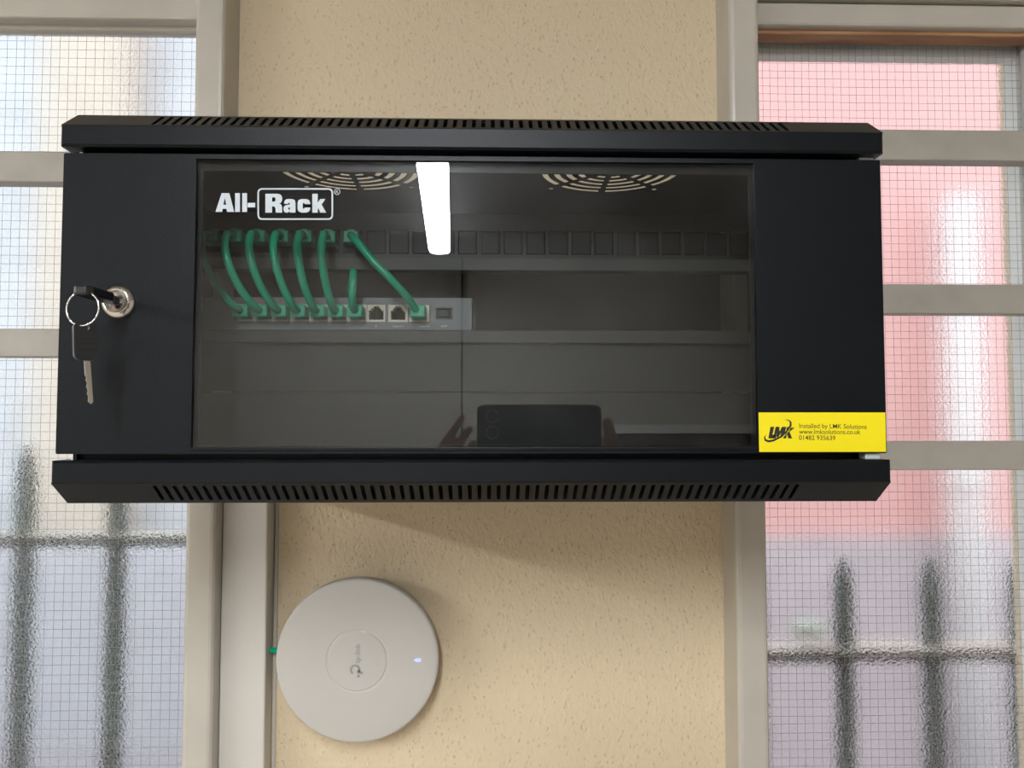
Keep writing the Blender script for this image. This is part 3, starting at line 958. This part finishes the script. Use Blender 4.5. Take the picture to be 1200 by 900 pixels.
def capsules(chains, name, m, parent, voxel, smooth=6):
    """one continuous surface grown from tapered capsules"""
    mb = MB()
    for ch in chains:
        for (p, r), (q, s) in zip(ch, ch[1:]):
            p, q = Vector(p), Vector(q)
            t = (q - p)
            ln = t.length
            n = 14
            pts, rr = [], []
            t.normalize()
            for i in range(4): # cap
                a = math.pi / 2 * (1 - i / 4)
                pts.append(p - t * r * math.sin(a) * 0.999); rr.append(max(0.05, r * math.cos(a)))
            pts.append(p); rr.append(r); pts.append(q); rr.append(s)
            for i in range(1, 5):
                a = math.pi / 2 * i / 4
                pts.append(q + t * s * math.sin(a) * 0.999); rr.append(max(0.05, s * math.cos(a)))
            mb.tube(pts, rr, n)
    o = mb.build(name, m, parent)
    md = o.modifiers.new('r', 'REMESH'); md.mode = 'VOXEL'; md.voxel_size = voxel / 1000; md.use_smooth_shade = True
    s_ = o.modifiers.new('s', 'SMOOTH'); s_.factor = 0.5; s_.iterations = smooth
    dg = bpy.context.evaluated_depsgraph_get()
    me = bpy.data.meshes.new_from_object(o.evaluated_get(dg))
    o.modifiers.clear(); o.data = me
    return o


per = thing('person', 'person in dark clothes holding up a phone, fingertips mirrored in the door glass', 'person', (64, -380, FLOOR))
def mir(p): return (128 - p[0], p[1], p[2])
def arm(s):
    f = (lambda p: p) if s < 0 else mir
    return [f((-126, -360, -375)), f((-241, -125, -360)), f((-78, -92, -155))]
chains = []
A = arm(-1); B = arm(1)
# torso, neck, head, legs
tor = [[((64, -375, -830), 130), ((64, -370, -640), 120), ((64, -365, -450), 135)], [((-60, -365, -410), 62), ((188, -365, -410), 62)],
       [((10, -370, -800), 110), ((20, -368, -480), 118)], [((118, -370, -800), 110), ((108, -368, -480), 118)]]
neck = [[((64, -372, -400), 58), ((64, -352, -250), 52)]]
head = [[((64, -345, -150), 78), ((64, -352, -165), 74)], [((64, -318, -205), 50), ((64, -330, -235), 40)], [((64, -268, -178), 8), ((64, -258, -192), 11)],
        [((-12, -350, -170), 8), ((-14, -352, -192), 9)], [((140, -350, -170), 8), ((142, -352, -192), 9)], [((52, -276, -222), 6), ((76, -276, -222), 6)]]
legs = [[((-15, -375, -860), 95), ((-25, -370, -1250), 62), ((-30, -385, -1640), 44), ((-32, -330, -1715), 34), ((-36, -250, -1722), 28)],
        [((143, -375, -860), 95), ((153, -370, -1250), 62), ((158, -385, -1640), 44), ((160, -330, -1715), 34), ((164, -250, -1722), 28)]]
chains += tor + neck + head + legs
for X in (A, B):
    chains.append([(X[0], 52), (X[1], 40), (X[2], 27)])
# left hand: palm left of the phone, fingers curling up its left end
pw = A[2]
chains += [[(pw, 27), ((-68, -78, -110), 24)], [((-80, -74, -90), 15), ((-78, -66, -62), 12)], [((-60, -74, -95), 16), ((-56, -64, -66), 12)], [((-66, -76, -120), 20), ((-60, -72, -80), 18)]]
chains += [[((-78, -62, -52), 8.0), ((-63, -48, -29), 7.0), ((-51, -39, -11), 5.8), ((-41, -33, 4), 5.0)],
           [((-70, -60, -64), 8.0), ((-54, -46, -39), 7.0), ((-41, -38, -25), 5.8), ((-31, -33, -11), 5.0)],
           [((-62, -58, -76), 8.0), ((-49, -44, -56), 7.0), ((-35, -36, -44), 5.8), ((-25, -32, -30), 5.0)],
           [((-52, -64, -86), 8.5), ((-44, -46, -74), 7.6), ((-32, -36, -64), 6.8), ((-24, -33, -54), 6.2)],
           [((-52, -84, -100), 12), ((-30, -76, -70), 10), ((-8, -58, -44), 8.5)]]
pw = B[2]
chains += [[(pw, 27), ((196, -78, -110), 24)], [((206, -74, -90), 15), ((202, -66, -62), 12)], [((188, -74, -95), 16), ((182, -64, -66), 12)], [((194, -76, -120), 20), ((188, -72, -80), 18)]]
chains += [[((192, -64, -68), 9.5), ((172, -50, -40), 8.6), ((162, -42, -18), 8.0), ((157, -39, -2), 7.4)],
           [((190, -62, -70), 9.5), ((172, -46, -56), 8.6), ((163, -38, -40), 8.0), ((156, -34, -26), 7.2)],
           [((184, -62, -78), 9.5), ((174, -44, -62), 8.4), ((164, -36, -52), 7.8), ((155, -33, -42), 7.0)],
           [((178, -64, -88), 8.5), ((170, -46, -78), 7.6), ((160, -37, -70), 6.8), ((152, -34, -62), 6.2)],
           [((180, -84, -100), 12), ((160, -76, -72), 10), ((138, -58, -46), 8.5)]]
capsules(chains, 'body', 'skin', per, 2.7, 3)
swt = [[(p, r + 9) for p, r in c] for c in tor] + [[((X[0]), 62), (X[1], 50), ((X[2][0] + (X[1][0] - X[2][0]) * 0.2, X[2][1] - 8, X[2][2] - 42), 37)] for X in (A, B)]
capsules(swt, 'sweater', 'sweater', per, 7, 6)
trs = [[(c[0][0], 104), (c[1][0], 74), ((c[2][0][0], c[2][0][1], -1650), 60)] for c in legs] + [[((20, -375, -850), 118), ((108, -375, -850), 118)]]
capsules(trs, 'trousers', 'trousers', per, 8, 6)
for c in legs:
    capsules([[(c[2][0], 50), ((c[3][0][0], -360, -1708), 40), ((c[4][0][0], -235, -1716), 33)]], 'shoe', 'shoe', per, 6, 4)
for x in (36, 92):
    MB().lathe((x, -276, -168), (0, 1, 0), [(0, 9), (4, 8), (7, 5.5), (8.5, 1.5), (8.8, 0)], 20).build('eye', 'lens_glass', per)
capsules([[((64, -362, -138), 80), ((64, -380, -190), 72)]], 'hair', 'hair', per, 6, 6)

# ------------------------------------------------------------------ outdoors
box('ground', 'paving', None, -9000, 9000, 920, 12000, -1850, -1750)['kind'] = 'structure'
FY = 1350


def fence(name, label, x0, x1, first, pitch, ztip, zrail):
    f = thing(name, label, 'fence', ((x0 + x1) / 2, FY, -1750), 'spear topped railings outside the windows')
    x = first
    pk = None
    while x < x1:
        if pk is None:
            m_ = MB().tube([(x, FY, -1750), (x, FY, ztip - 62), (x, FY, ztip - 40), (x, FY, ztip - 16), (x, FY, ztip)], [15.5, 15.5, 13.5, 8, 1.2], 10)
            pk = m_.build('picket', 'fence_paint', f); pkx = x
        else:
            c = pk.copy(); COL.objects.link(c); c.parent = f; c.location = ((x - pkx) / 1000, 0, 0)
        x += pitch
    MB().box(x0, x1, FY - 30, FY + 30, zrail - 9, zrail + 8, bevel=2).build('rail', 'fence_gloss', f)
    MB().box(x0, x1, FY - 29, FY + 29, zrail + 8, zrail + 9.5).build('rail_lit_top', 'rail_sky_pale', f)  # thin strip added to paint the rail's sky-lit top
    MB().box(x0, x1, FY - 24, FY + 24, -1650, -1632, bevel=2).build('rail', 'fence_paint', f)
    return f


fence('railing', 'dark spear topped metal railing standing outside the left window', -1500, -180, -1422.5, 155.5, -40, -203)
fence('railing', 'dark spear topped metal railing standing outside the right window', 80, 1500, 149, 155.5, -238, -403)
g = P(953, 752, FY)
mb = MB()
for i in range(14):
    r = random.uniform(9, 17)
    q = bmesh.ops.create_icosphere(mb.bm, subdivisions=1, radius=r)
    off = Vector((g.x - 6 + random.uniform(-20, 20), FY + random.uniform(-14, 14), -383 + r * 1.25 + random.uniform(0, 8)))
    for v in q['verts']: v.co = v.co * random.uniform(0.8, 1.2) + off
tag(mb.build('moss_clump', 'pale_green'), 'pale green clump lying on the railing outside the right window', 'plant')

bd = thing('building', 'pink rendered building seen through the right window', 'building', (2400, 3600, -1750))
MB().box(300, 6500, 3500, 5500, -520, 4200).build('wall', 'pink_render', bd)
MB().box(290, 6500, 3440, 5500, -1750, -520).build('plinth', 'grey_block', bd)
dp = thing('downpipe', 'white plastic downpipe on the pink building', 'pipe', (2110, 3400, -1750))
MB().tube([(2080, 3340, -1750), (2080, 3340, 1000)], 75, 16).build('pipe', 'pvc_white', dp)
for z in (-300, 500):
    MB().tube([(2080, 3340, z), (2080, 3340, z + 60)], 85, 16).build('bracket', 'pvc_white', dp)
b2 = thing('building', 'pale building with a cream gable seen through the left window', 'building', (-3200, 6000, -1750))
MB().box(-8000, -1200, 5200, 8000, -1750, 4300).build('wall', 'pale_render', b2)
MB().box(-2960, -2380, 5000, 5200, -1750, 4200).build('gable', 'cream_render', b2)
MB().box(-8050, -1150, 5150, 8000, 4300, 4420).build('roof', 'grey_block', b2)
lw = box('garden_wall', 'blue_block', None, -8000, 250, 4200, 4400, -1750, -700)
tag(lw, 'low grey block wall outside beyond the left railing', 'wall')
